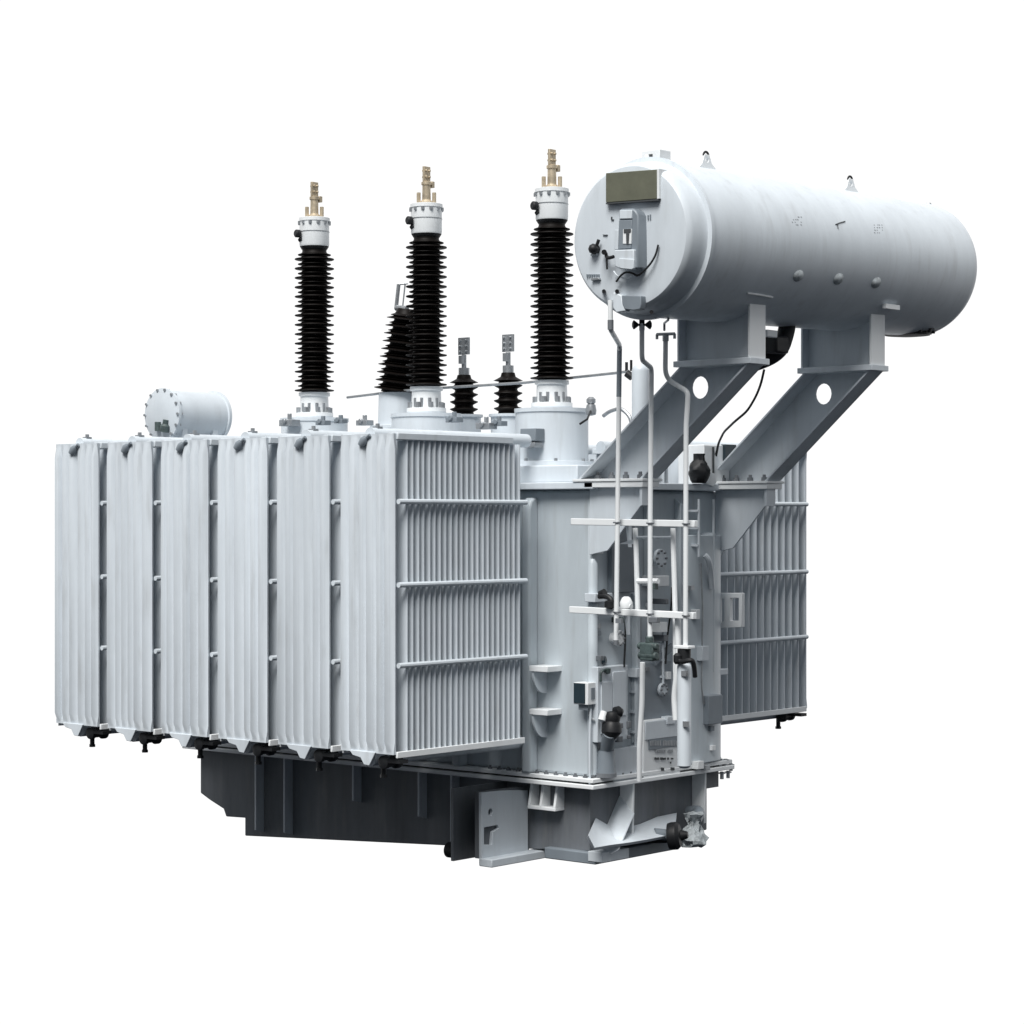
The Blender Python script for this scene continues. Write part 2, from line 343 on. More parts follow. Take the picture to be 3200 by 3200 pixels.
# --- turrets and bushings ----------------------------------------------------
HX = 2.60
def bushing(y):
    c = Vector((HX, y, 0))
    m = MB(); m.lathe([(.40, 3.49), (.40, 3.535), (.335, 3.54), (.335, 3.98), (.345, 3.985), (.345, 4.02), (.19, 4.025), (.19, 4.04)], c, (0, 0, 1), 48)
    tu = m.build('turret', 'paint', root)
    for k in range(16):
        a = 2*math.pi*k/16
        mm = MB(); mm.cyl((c.x+.37*math.cos(a), c.y+.37*math.sin(a), 3.53), (c.x+.37*math.cos(a), c.y+.37*math.sin(a), 3.56), .016, 6); 
        if k % 2 == 0 and math.cos(a)+math.sin(a) < .3: mm.build('bolt', 'steel', tu)
    z0, z1 = 4.286, 5.70; n = 15; p = (z1-z0)/n
    prof = [(.10, z0-.02), (.125, z0)]
    for k in range(n):
        z = z0+k*p
        prof += [(.130, z+p*.04), (.192, z+p*.10), (.199, z+p*.14), (.197, z+p*.22), (.145, z+p*.32), (.128, z+p*.46), (.130, z+p*.54), (.162, z+p*.58), (.168, z+p*.62), (.166, z+p*.68), (.135, z+p*.78), (.124, z+p*.92)]
    prof += [(.122, z1), (.122, z1+.05)]
    m = MB(); m.lathe(prof, c, (0, 0, 1), 40)
    b = m.build('bushing', 'porc', root, smooth=25, label='tall black ribbed porcelain bushing with pale metal cap')
    m = MB(); m.lathe([(.19, 4.04), (.19, 4.075), (.145, 4.08), (.14, 4.24), (.158, 4.245), (.158, 4.28), (.12, 4.283)], c, (0, 0, 1), 32); m.build('mounting_flange', 'white', b)
    m = MB()
    for k in range(8):
        a = 2*math.pi*(k+.3)/8; m.box((c.x+.165*math.cos(a)-.015, c.y+.165*math.sin(a)-.015, 4.076), (c.x+.165*math.cos(a)+.015, c.y+.165*math.sin(a)+.015, 4.13))
    for k in range(4):
        a = math.radians(175+k*30); m.box((c.x+.142*math.cos(a)-.012, c.y+.142*math.sin(a)-.012, 4.085), (c.x+.142*math.cos(a)+.012, c.y+.142*math.sin(a)+.012, 4.17))
    m.build('clamp_bolts', 'steel', b)
    m = MB(); m.lathe([(.10, z1+.045), (.145, z1+.05), (.150, z1+.065), (.150, z1+.30), (.156, z1+.303), (.156, z1+.335), (.14, z1+.34), (.06, z1+.345)], c, (0, 0, 1), 36); m.build('top_cap', 'white', b)
    m = MB()
    for k in range(12):
        a = 2*math.pi*k/12; m.box((c.x+.152*math.cos(a)-.013, c.y+.152*math.sin(a)-.013, z1+.27), (c.x+.152*math.cos(a)+.013, c.y+.152*math.sin(a)+.013, z1+.302))
    m.lathe([(.148, z1+.19), (.153, z1+.192), (.153, z1+.2), (.148, z1+.202)], c, (0, 0, 1), 32)
    m.build('cap_bolts', 'steel', b)
    m = MB(); m.lathe([(.11, z1+.0), (.128, z1+.02), (.146, z1+.048), (.10, z1+.05)], c, (0, 0, 1), 32); m.build('cap_seal', 'black', b)
    vp = c-RIGHT*.135-FWD*.08
    m = MB(); m.lathe([(.02, 0), (.04, .01), (.04, .05), (.028, .06)], (vp.x, vp.y, z1+.17), -RIGHT-FWD*.7, 14); m.cyl((vp.x, vp.y, z1+.10), (vp.x+.03, vp.y, z1+.13), .028, 10); m.build('test_tap', 'black', b)
    m = MB(); m.lathe([(.055, z1+.345), (.06, z1+.36), (.042, z1+.38), (.040, z1+.52), (.05, z1+.525), (.05, z1+.55), (.03, z1+.56)], c, (0, 0, 1), 20)
    for s in (-1, 1): m.cyl(c+RIGHT*.075*s+Vector((0, 0, z1+.34)), c+RIGHT*.075*s+Vector((0, 0, z1+.45)), .02, 10)
    m.build('terminal_stem', 'brass', b)
    m = MB(); m.box((c.x-.045, c.y-.012, z1+.555), (c.x+.045, c.y+.012, z1+.70)); 
    for i in range(2):
        for j in range(2): m.cyl((c.x-.022+i*.044, c.y-.03, z1+.60+j*.06), (c.x-.022+i*.044, c.y+.03, z1+.60+j*.06), .012, 8)
    m.box((c.x+.035, c.y-.04, z1+.50), (c.x+.075, c.y+.04, z1+.56))
    m.build('terminal_plate', 'brass', b, bevel=.003)
    return b
bu = [bushing(y) for y in (.467, 2.033, 3.569)]
# tilted neutral bushing behind the middle one
nb0 = at(1243, 1228, X=3.05); nb1 = at(1272, 965, X=3.05)
ax = (nb1-nb0); L = ax.length; n = 10; prof = [(.17, 0)]
for k in range(n):
    f = k/n; r = .165-.055*f; h = L*(.02+.93*k/n); d = L*.093
    prof += [(r, h+.1*d), (r+.075, h+.16*d), (r+.078, h+.24*d), (r+.01, h+.5*d), (r+.04, h+.58*d), (r+.042, h+.64*d), (r, h+.85*d)]
prof += [(.10, L*.97), (.09, L)]
mb = MB(); mb.lathe(prof, nb0, ax, 32); nbu = mb.build('neutral_bushing', 'porc', root, smooth=25, label='short tilted black ribbed bushing with a thin rod')
mb = MB(); q = at(1238, 962, X=3.05); q2 = at(1246, 888, X=3.05); mb.cyl(q, q2, .02, 10); mb.cyl(q+Vector((.05, -.04, 0)), q2+Vector((.05, -.04, 0)), .008, 6); mb.cyl(q2, q2+Vector((.07, -.06, .01)), .012, 6); mb.cyl(nb1, q, .03, 10); mb.build('terminal_rod', 'steel', nbu)
mb = MB(); mb.lathe([(.26, 3.49), (.26, 3.9), (.28, 3.91), (.28, 3.94), (.2, 3.95), (.19, nb0.z)], (nb0.x, nb0.y, 0), (0, 0, 1), 32); mb.build('turret', 'paint', root)
# low voltage bushings
for px, pb, pt, ptop in ((1450, 1290, 1172, 1055), (1588, 1288, 1165, 1045)):
    b0 = at(px, pb, X=3.40); b1 = at(px, pt, X=3.40); t = at(px, ptop, X=3.40)
    L = b1.z-b0.z; n = 4; prof = [(.10, -.02)]
    for k in range(n):
        h = L*.78*k/n; d = L*.78/n
        prof += [(.095, h+.1*d), (.13, h+.35*d), (.142, h+.45*d), (.138, h+.55*d), (.10, h+.7*d), (.09, h+.95*d)]
    prof += [(.145, L*.80), (.10, L*.86), (.075, L*.90), (.065, L)]
    mb = MB(); mb.lathe(prof, b0, (0, 0, 1), 32); lv = mb.build('low_voltage_bushing', 'porc', root, smooth=25, label='squat black porcelain bushing with a flat terminal')
    mb = MB(); mb.cyl(b1, (b1.x, b1.y, b1.z+.07), .055, 16); mb.cyl((b1.x, b1.y, b1.z+.07), (b1.x, b1.y, b1.z+.20), .025, 12); mb.box((b1.x-.06, b1.y-.02, b1.z+.11), (b1.x-.02, b1.y+.02, b1.z+.19)); mb.build('terminal_stem', 'steel', lv)
    mb = MB(); mb.box((t.x-.012, t.y-.07, t.z-.17), (t.x+.012, t.y+.07, t.z), )
    for i in range(3):
        for j in range(2): mb.cyl((t.x-.03, t.y-.04+j*.08, t.z-.14+i*.055), (t.x+.03, t.y-.04+j*.08, t.z-.14+i*.055), .011, 8)
    mb.build('terminal_plate', 'steel', lv, bevel=.002)
    mb = MB(); mb.lathe([(.17, 3.49), (.17, b0.z-.05), (.19, b0.z-.045), (.19, b0.z-.02), (.10, b0.z-.015)], (b0.x, b0.y, 0), (0, 0, 1), 28); mb.build('turret', 'paint', root)

# --- pipes across the cover --------------------------------------------------
mb = MB(); mb.tube([at(1085, 1242, X=2.95), at(1250, 1222, X=2.95), at(1400, 1211, X=2.95), at(1640, 1196, X=2.95), at(1930, 1165, X=2.95), at(1965, 1160, X=2.95)], .013, 8); gp = mb.build('gas_pipe', 'steel', root)
q = at(1958, 1166, X=2.95)
mb = MB(); mb.cyl(q, q+Vector((.02, -.05, -.04)), .035, 12); mb.cyl(q+Vector((0, 0, .02)), q+Vector((0, 0, .10)), .014, 8); mb.cyl(q+Vector((.03, -.03, .02)), q+Vector((.03, -.03, .12)), .012, 8); mb.build('gas_valve', 'black', gp)
q = at(1847, 1282, X=2.6)
mb = MB(); mb.lathe([(.01, -.05), (.045, -.04), (.05, 0), (.04, .05), (.02, .06)], q, (0, 0, 1), 14); mb.lathe([(.02, .05), (.042, .07), (.042, .10), (.02, .12)], q, (0, 0, 1), 14); pv = mb.build('relief_valve', 'steel', root)
mb = MB(); mb.tube([q, at(1835, 1310, X=2.28), at(1812, 1325, X=2.2)], .01, 8); mb.build('valve_lever', 'black', pv)
mb = MB(); mb.tube(rounded([at(1885, 1300, X=2.95), at(1905, 1285, X=2.95), at(1940, 1275, X=2.95), at(1968, 1300, X=2.95), at(1975, 1330, X=2.95)], .05), .018, 10); mb.build('breather_hose', 'steel', root)
# upright round-topped vessel on the end of the cover
q = at(2017, 1135, X=2.80); r = 27/ppm(q)
mb = MB(); h = q.z-ZC
mb.lathe([(r*1.25, 0), (r*1.25, .03), (r, .032), (r, h-r*.9)]+[(r*math.cos(t), h-r*.9+r*.9*math.sin(t)) for t in (.3, .6, .9, 1.2, 1.45)], (q.x, max(q.y, -.40), ZC), (0, 0, 1), 28)
mb.build('expansion_vessel', 'paint', root)
# small fittings by the turrets
for px, py, X in ((1420, 1310, 2.25), (1560, 1322, 2.3), (1520, 1330, 2.25), (1010, 1320, 2.25), (1065, 1315, 2.2), (905, 1320, 2.2), (1140, 1320, 2.2)):
    q = at(px, py, X=X); k = random.uniform(.8, 1.3)
    mb = MB(); mb.box((q.x-.05*k, q.y-.07*k, q.z-.03*k), (q.x+.05*k, q.y+.07*k, q.z+.02*k)); mb.cyl((q.x, q.y, q.z), (q.x, q.y, q.z+.07*k), .022, 10); mb.cyl((q.x-.07*k, q.y, q.z+.01), (q.x-.03, q.y, q.z+.01), .024, 10)
    mb.build('cover_fitting', 'steel' if k > 1 else 'mid', cover, bevel=.004)
# terminal boxes on the near turret
a = at(1632, 1340, X=2.20); b = at(1680, 1378, X=2.20)
mb = MB(); mb.box((2.17, a.y, b.z), (2.30, b.y, a.z)); tb = mb.build('terminal_box', 'mid', root, bevel=.006)
a = at(1630, 1384, X=2.18); b = at(1675, 1398, X=2.18)
mb = MB(); mb.box((2.16, a.y, b.z), (2.28, b.y, a.z)); mb.build('cable_entry', 'steel', tb, bevel=.004)
# drum with domed end beyond the radiators
D0 = Vector((1.40, 4.5, at(525, 1296, X=1.47).z)); 
mb = MB(); mb.lathe([(.05, -.035), (.16, -.028), (.235, -.006), (.262, 0), (.262, .03), (.245, .035), (.245, .66), (.262, .665), (.262, .70), (.2, .72)], D0, (1, 0, 0), 40); dr = mb.build('tap_changer_drum', 'paint', root)
for k in range(14):
    a = 2*math.pi*k/14; mb = MB(); p = D0+Vector((0, .248*math.cos(a), .248*math.sin(a))); mb.cyl(p-Vector((.02, 0, 0)), p+Vector((.05, 0, 0)), .014, 6); mb.build('bolt', 'steel', dr)
for s in (-1, 1):
    mb = MB(); mb.box((D0.x+.1+(.4 if s > 0 else 0), D0.y-.2, 3.55), (D0.x+.16+(.4 if s > 0 else 0), D0.y+.2, D0.z-.1)); mb.build('saddle', 'paint', dr)
q = at(515, 1340, X=1.36)
mb = MB(); mb.lathe([(.02, -.03), (.05, -.03), (.05, .03), (.03, .05), (.03, .09)], q, (0, -.2, 1), 14); mb.cyl(q+Vector((0, .1, -.02)), q+Vector((0, .1, .07)), .035, 12); mb.build('valve', 'green', dr)
mb = MB(); mb.box((1.2, 4.05, 3.54), (2.1, 4.75, 3.585)); mb.build('drum_shelf', 'paint', dr, bevel=.006)

# --- conservator -------------------------------------------------------------
CY = -1.79
c0 = Vector((.826, CY, at(1982, 742, Y=CY).z)); c1 = Vector((5.25, CY, c0.z+.105))
cax = (c1-c0).normalized(); CL = (c1-c0).length
R0 = .625
prof = [(.10, .012), (.50, .0), (.555, .008), (.578, .03), (.588, .06), (.600, .14), (.605, .20), (.612, .215), (.648, .222), (.648, .262), (.622, .268)]
prof += [(R0, .5), (R0, 2.6), (R0, CL-.02)]
prof += [(R0*math.cos(t), CL-.02+.34*math.sin(t)) for t in (.15, .3, .5, .7, .9, 1.1, 1.3, 1.5)]
mb = MB(); mb.lathe(prof, c0, cax, 96); cons = mb.build('conservator', 'paint', root, smooth=30)
def onhead(px, py, d=0): return at(px, py, X=c0.x-d)
# seam ring highlight, nameplate box, gauge, etc.
a = onhead(1893, 537); b = onhead(2050, 632)
mb = MB(); mb.prism([onhead(1893, 541, .035), onhead(2052, 529, .035), onhead(2052, 621, .035), onhead(1893, 633, .035)], (.10, 0, 0)); npb = mb.build('display_panel', 'olive', cons, bevel=.004, label='olive rectangular plate on the conservator head')
mb = MB(); mb.prism([onhead(1893, 634, .045), onhead(2054, 622, .045), onhead(2054, 627, .045), onhead(1893, 638, .045)], (.10, 0, 0)); mb.build('panel_shadow_line', 'ink', npb)  # dark strip painting the shadow line along the plate's underside
mb = MB(); mb.prism([onhead(2053, 528, .03), onhead(2060, 527, .03), onhead(2060, 620, .03), onhead(2053, 621, .03)], (.10, 0, 0)); mb.build('panel_edge', 'white', npb)
def headbox(name, mat, pts, d0, d1, parent, bev=.004, **k):
    m = MB(); m.prism([onhead(x, y, d1) for x, y in pts], (d1-d0, 0, 0)); return m.build(name, mat, parent, bevel=bev, **k)
ga = headbox('oil_gauge', 'mid', [(1934, 660), (1938, 652), (1976, 651), (1986, 658), (1994, 672), (1995, 838), (1980, 842), (1934, 776)][:7]+[(1932, 838)], -.02, .10, cons, .012, label='tall slate oil level gauge with white face')
headbox('gauge_cap', 'paint', [(1936, 657), (1974, 656), (1974, 683), (1936, 684)], .08, .112, ga)
headbox('gauge_glass', 'mid', [(1934, 688), (1974, 687), (1972, 776), (1931, 778)], .08, .108, ga)
headbox('gauge_dial', 'white', [(1947, 716), (1973, 715), (1972, 762), (1946, 762)], .10, .113, ga, .002)
headbox('gauge_mark', 'ink', [(1949, 716), (1971, 715), (1971, 725), (1966, 726), (1964, 761), (1957, 761), (1956, 727), (1949, 728)], .112, .118, ga, 0)
headbox('gauge_base', 'paint', [(1920, 781), (1980, 779), (1981, 836), (1972, 842), (1936, 840), (1921, 832)], .02, .13, ga, .008)
headbox('gauge_label', 'paint', [(1934, 807), (1980, 810), (1980, 838), (1974, 842), (1940, 839), (1934, 834)], .12, .14, ga, .004)
headbox('gauge_bracket', 'paint', [(1920, 718), (1932, 718), (1932, 780), (1920, 780)], .0, .09, ga)
q = onhead(1856, 778, .03)
mb = MB(); mb.lathe([(.03, .04), (.042, .03), (.042, -.02), (.03, -.04), (.012, -.05)], q, (1, .2, 0), 8); mb.cyl(q+Vector((0, -.03, .03)), q+Vector((0, -.05, .07)), .014, 8); mb.build('sight_plug', 'black', cons)
mb = MB(); mb.box(onhead(1845, 793, .015), tuple(onhead(1872, 799, -.02)))
mb.build('plug_plate', 'paint', cons)
mb = MB(); mb.tube(rounded([onhead(1887, 788, .05), onhead(1893, 790, .06), onhead(1896, 805, .06), onhead(1905, 806, .06), onhead(1918, 802, .06)], .02), .014, 8); mb.tube([onhead(1896, 805, .055), onhead(1897, 842, .05)], .008, 8); mb.cyl(onhead(1888, 788, .09), onhead(1888, 788, .02), .022, 10); mb.build('drain_handle', 'black', cons)
mb = MB(); mb.tube(rounded([onhead(1926, 880, .03), onhead(1940, 860, .04), onhead(1955, 850, .05), onhead(1975, 852, .05), onhead(1992, 864, .05), onhead(2012, 848, .04), onhead(2035, 822, .03), onhead(2050, 795, .02), onhead(2057, 765, .01)], .05), .0085, 8); mb.build('gauge_cable', 'black', cons)
mb = MB(); mb.tube(rounded([onhead(1918, 848, .03), onhead(1928, 862, .03), onhead(1955, 872, .04), onhead(1975, 866, .04), onhead(1978, 856, .04)], .03), .007, 8); mb.build('gauge_hose', 'paint', cons)
for nm, pts, mat, d in (('corner_mark', [(1909, 677), (1912, 677), (1912, 685), (1917, 685), (1917, 688), (1909, 688)], 'ink', .0), ('side_mark', [(2023, 672), (2026, 672), (2026, 686), (2023, 686)], 'mid', 0), ('side_mark', [(2030, 670), (2033, 670), (2033, 686), (2030, 686)], 'mid', 0), ('level_mark', [(1883, 733), (1897, 733), (1897, 735), (1883, 735)], 'ink', 0)):
    headbox(nm, mat, pts, -.02, .004, cons, 0)
for i in range(6):
    x = 1832+i*7; headbox('serial_mark', 'mid', [(x, 857), (x+4, 857), (x+4, 865), (x, 865)], -.02, .005, cons, 0)
headbox('serial_mark', 'steel', [(1846, 869), (1870, 867), (1872, 874), (1846, 877)], -.02, .02, cons, .003)
# lower head fittings
headbox('inspection_cover', 'mid', [(1942, 924), (1957, 923), (2002, 924), (2003, 950), (2000, 966), (1980, 970), (1952, 966), (1944, 950)], -.02, .05, cons, .006)
headbox('cover_wrap', 'paint', [(1915, 912), (1942, 922), (1946, 950), (1955, 972), (1925, 978), (1914, 962)], -.02, .045, cons, .01)
for px, py in ((1887, 910), (1928, 910), (2036, 975)):
    mb = MB(); mb.cyl(onhead(px, py, .05), onhead(px, py, -.02), .016, 10); mb.build('stud', 'black', cons)
# top fittings
def ontop(px, py): return at(px, py, Y=CY)
q = ontop(2045, 500)
mb = MB(); mb.box((q.x-.05, CY-.09, q.z-.06), (q.x+.10, CY+.09, q.z+.075)); mb.cyl((q.x+.02, CY, q.z-.14), (q.x+.02, CY, q.z-.05), .06, 14); mb.cyl((q.x-.1, CY, q.z-.1), (q.x-.1, CY, q.z+.03), .02, 8)
vb = mb.build('vent_box', 'white', cons, bevel=.006)
mb = MB(); mb.box((q.x-.055, CY-.02, q.z-.02), (q.x-.045, CY+.02, q.z+.04)); mb.build('vent_slot', 'ink', vb)
mb = MB(); mb.tube(rounded([(q.x+.08, CY-.02, q.z-.05), (q.x+.16, CY-.1, q.z-.04), (q.x+.28, CY-.25, q.z-.12), (q.x+.32, CY-.36, q.z-.21)], .08), .008, 8); mb.build('vent_pipe', 'steel', vb)
for px, py, hh in ((2210, 530, .10), (2660, 590, .14)):
    q = ontop(px, py); zt = c0.z+R0+(q.x-c0.x)*.0236
    ho = arc((q.x, CY, zt+.085), .022, 0, 2*math.pi*9/10, 9, (1, 0, 0), (0, 0, 1))
    mb = MB(); mb.prism([(q.x-.16, CY, zt-.02), (q.x+.20, CY, zt-.02), (q.x+.07, CY, zt+.06), (q.x+.035, CY, zt+.13), (q.x-.035, CY, zt+.13), (q.x-.07, CY, zt+.05)], (0, .025, 0), [ho]); le = mb.build('lifting_eye', 'white', cons, bevel=.003)
    mb = MB(); mb.tube(arc((q.x, CY+.012, zt+.118), .035, 0, math.pi, 8, (1, 0, 0), (0, 0, 1)), .010, 8); mb.build('shackle', 'black', le)
q = ontop(2902, 638); zt = c0.z+R0+(q.x-c0.x)*.0236
mb = MB(); mb.lathe([(.03, -.03), (.03, .01), (.02, .025)], (q.x, CY, zt), (0, 0, 1), 12); mb.build('filler_plug', 'steel', cons)
# lugs on the flank
def onflank(px, py, out=0):
    """point on the cylinder's near flank"""
    d = FWD+RIGHT*((px-1600)/FPX)+Vector((0, 0, (HOR-py)/FPX))
    o = CAM-c0; dp = d-cax*d.dot(cax); op = o-cax*o.dot(cax)
    a = dp.dot(dp); b = 2*dp.dot(op); c = op.dot(op)-R0**2
    t = (-b-math.sqrt(max(0, b*b-4*a*c)))/(2*a); p = CAM+d*t
    nrm = (p-c0)-cax*(p-c0).dot(cax); nrm.normalize()
    return p+nrm*out, nrm
for px, py in ((2495, 862), (2620, 872), (2738, 884)):
    p, nn = onflank(px, py)
    mb = MB(); mb.lathe([(.058, -.01), (.045, .008), (.03, .020), (.012, .026)], p, nn, 12)
    for v in mb.v: v += (v-p).dot(cax)*cax*.5
    mb.build('weld_boss', 'rust', cons)
for px, py in ((2490, 690), (2745, 715)):
    for i in range(4):
        for j in range(4):
            if random.random() < .6:
                p, nn = onflank(px+i*8-12+random.uniform(-2, 2), py+j*8-12, -.002)
                t = cax; u = nn.cross(t)
                mb = MB(); w = random.uniform(.004, .011)
                mb.prism([p-t*w-u*.004, p+t*w-u*.004, p+t*w+u*.004, p-t*w+u*.004], nn*.004); mb.build('faint_mark', 'steel', cons)
p1, nn = onflank(2618, 700); 
mb = MB(); mb.tube([onflank(2610, 702, .004)[0], onflank(2622, 697, .004)[0], onflank(2640, 692, .004)[0]], .004, 6); mb.tube([onflank(2616, 700, .004)[0], onflank(2618, 715, .004)[0]], .004, 6); mb.build('faint_mark', 'ink', cons)
mb = MB(); mb.tube([onflank(2335, 915, .006)[0], onflank(2370, 919, .008)[0], onflank(2412, 927, .008)[0]], .008, 6); mb.build('earth_strap', 'white', cons)
mb = MB(); mb.box(tuple(at(2770, 963, Y=-2.30)), tuple(at(2800, 955, Y=-2.26))); mb.build('clip', 'white', cons)
# manhole under the far end
q = at(2865, 1040, Y=CY-.1)
mb = MB(); mb.lathe([(.24, .10), (.26, .09), (.26, .05), (.21, .045), (.21, .0), (.10, -.01)], (q.x, CY, q.z-.02), (0, 0, 1), 32)
for k in range(12):
    a = 2*math.pi*k/12; mb.cyl((q.x+.235*math.cos(a), CY+.235*math.sin(a), q.z-.005), (q.x+.235*math.cos(a), CY+.235*math.sin(a), q.z+.04), .02, 6)
mb.build('manhole', 'black', cons)

# --- conservator brackets ----------------------------------------------------
YF0, YF1, YT0, YT1 = -.35, -1.05, -1.44, -2.145
ZFt, ZT = 3.36, 4.30
def bracket(xw, hole_px):
    """leaning channel: web at the back, flanges reaching towards the radiators' side"""
    fw = .22; t = .018; dz = .02*(xw-2.07)
    zt = ZT+dz-.01
    web = [(xw+fw-t, YF0, ZFt), (xw+fw-t, YF1, ZFt), (xw+fw-t, YT1, zt), (xw+fw-t, YT0, zt)]
    hc = at(hole_px[0], hole_px[1], X=xw+fw-t)
    hole = arc(hc, .085, 0, -2*math.pi*15/16, 15, (0, 1, 0), (0, 0, 1))
    hole = [hc+Vector((0, (p-hc).y*1.0, (p-hc).z*1.12)) for p in hole]
    m = MB(); m.prism(web, (t, 0, 0), [hole]); br = m.build('conservator_bracket', 'paint', root, bevel=.002)
    d = Vector((0, YT1-YF1, zt-ZFt)).normalized(); nrm = Vector((0, d.z, -d.y))  # across the web
    for (ya, yb, s) in ((YF0, YT0, -1), (YF1, YT1, 1)):
        m = MB(); off = Vector((0, t/abs(d.z)*(1.0 if s > 0 else -1.0), 0))
        m.prism([(xw, ya, ZFt), (xw, yb, zt), Vector((xw, yb, zt))+off, Vector((xw, ya, ZFt))+off], (fw-t-.002 if False else fw, 0, 0)); m.build('flange', 'paint', br, bevel=.003)
    m = MB(); m.box((xw-.03, YF1-.03, ZFt-.024), (xw+fw+.03, YF0+.04, ZFt)); m.build('foot_plate', 'white', br, bevel=.004)
    m = MB(); m.box((xw-.03, YT1-.04, zt), (xw+fw+.03, YT0+.04, zt+.05)); m.build('top_plate', 'paint', br, bevel=.004)
    # bolts on the foot
    for k in range(4):
        y = YF0-.14-k*.155; mm = MB(); mm.cyl((xw+.10, y, ZFt), (xw+.10, y, ZFt+.035), .028, 6); mm.cyl((xw+.10, y, ZFt+.034), (xw+.10, y, ZFt+.06), .016, 8); mm.build('bolt', 'dark', br)
    # saddle: web cut to the curve of the cylinder with an end plate
    zc = lambda y: c0.z+(xw-c0.x)*.0236-math.sqrt(max(.001, (R0-.01)**2-(y-CY)**2))
    ys = [YT1+(YT0-YT1)*k/14 for k in range(15)]
    top = [(xw+.10, y, min(zc(y)+.02, c0.z-.25)) for y in ys]
    m = MB(); m.prism([(xw+.10, YT1, zt+.05)]+top+[(xw+.10, YT0, zt+.05)], (.02, 0, 0)); sd = m.build('saddle', 'paint', root, bevel=.002)
    e = YT1; ztop = c0.z-.235
    m = MB(); m.box((xw-.01, e-.02, zt+.05), (xw+fw, e, ztop-.0)); m.build('end_plate', 'white', sd, bevel=.003)
    m = MB(); m.box((xw+.0, YT0, zt+.05), (xw+fw, YT0+.02, ztop)); m.build('end_plate', 'paint', sd, bevel=.003)
    # gusset shelf carrying the foot out beyond the tank wall
    m = MB(); gx = xw+.06
    m.prism([(gx, TY0+.0, ZFt-.026), (gx, YF1+.02, ZFt-.026), (gx, YF1+.04, ZFt-.21), (gx, TY0-.20, ZFt-.62), (gx, TY0, ZFt-.66)], (.02, 0, 0)); gs = m.build('gusset', 'paint', root, bevel=.003)
    m = MB(); m.box((xw-.02, YF1-.02, ZFt-.075), (xw+fw, TY0-.002, ZFt-.026)); m.build('shelf', 'white', gs, bevel=.004)
    m = MB(); m.prism([(xw-.0, YF1, ZFt-.075), (xw-.0, YF1+.025, ZFt-.075), (xw-.0, YF1+.025, ZFt-.23), (xw-.0, YF1, ZFt-.23)], (.14, 0, 0)); m.build('stiffener', 'paint', gs)
bracket(1.97, (2187, 1211)); bracket(3.85, (2573, 1231))

# relay and elbow under the conservator between the saddles
q = at(2415, 1060, Y=CY)
mb = MB(); mb.tube(rounded([(q.x+.22, CY, c0.z-R0+.1), (q.x+.22, CY, q.z+.10), (q.x+.10, CY+.0, q.z-.12), (q.x-.1, CY+.3, q.z-.25)], .16, 8), .075, 16); rl = mb.build('relay_pipe', 'black', root)
mb = MB(); mb.box((q.x-.14, CY-.13, q.z-.13), (q.x+.06, CY+.1, q.z+.02)); mb.build('gas_relay', 'black', rl, bevel=.02)
a = at(2398, 1052, Y=-2.0); b = at(2430, 1033, Y=-2.0)
mb = MB(); mb.box((a.x, -2.0, a.z), (b.x, -1.96, b.z)); mb.build('relay_window', 'white', rl, bevel=.006)
mb = MB(); mb.tube(rounded([at(2388, 1155, Y=-1.6), at(2378, 1200, Y=-1.55), at(2362, 1240, Y=-1.45), at(2335, 1285, Y=-1.3), at(2295, 1318, Y=-1.1), at(2262, 1350, Y=-.8), at(2245, 1385, Y=-.6), at(2235, 1440, Y=-.45)], .08), .011, 8); mb.build('signal_cable', 'black', root)
# boxes on the cover between the brackets
a = at(2200, 1500, Y=-.50); b = at(2280, 1392, Y=-.50)
mb = MB(); mb.box((a.x, -.50, ZC), (b.x, -.2, b.z)); mbx = mb.build('marshalling_box', 'white', root, bevel=.01)
a = at(2228, 1392, Y=-.51); mb = MB(); mb.box((a.x, -.512, ZC+.1), (a.x+.02, -.49, b.z-.02)); mb.build('door_seam', 'ink', mbx)
a = at(2264, 1440, Y=-.52); b2 = at(2298, 1390, Y=-.52); mb = MB(); mb.box((a.x, -.53, a.z), (b2.x, -.48, b2.z)); mb.build('window', 'glass', mbx)
mb = MB(); q = at(2185, 1445, Y=-.56)
n = 16; rows = []
for i in range(10):
    f = i/9; rr = (.05+.05*math.sin(math.pi*min(1, f*1.15+.08)))*(1.0)
    rows.append([(q.x+(rr+random.uniform(-.012, .012))*math.cos(2*math.pi*k/n), q.y+(rr+random.uniform(-.012, .012))*math.sin(2*math.pi*k/n), ZC+.01+.27*f) for k in range(n)])
vs = [p for r_ in rows for p in r_]; mb.add(vs, [(i*n+k, i*n+(k+1) % n, (i+1)*n+(k+1) % n, (i+1)*n+k) for i in range(9) for k in range(n)]+[tuple(range(n-1, -1, -1)), tuple(9*n+k for k in range(n))])
mb.build('wrapped_valve', 'black', root, smooth=30)
mb = MB(); mb.prism([at(2192, 1490, Y=-.56), at(2200, 1470, Y=-.56), at(2235, 1480, Y=-.56), at(2240, 1505, Y=-.56), at(2232, 1520, Y=-.56), at(2195, 1508, Y=-.56)], (0, .03, 0), [arc(at(2204, 1491, Y=-.56), .024, 0, -2*math.pi*9/10, 9, (1, 0, 0), (0, 0, 1))]); mb.build('earthing_lug', 'white', root, bevel=.003)

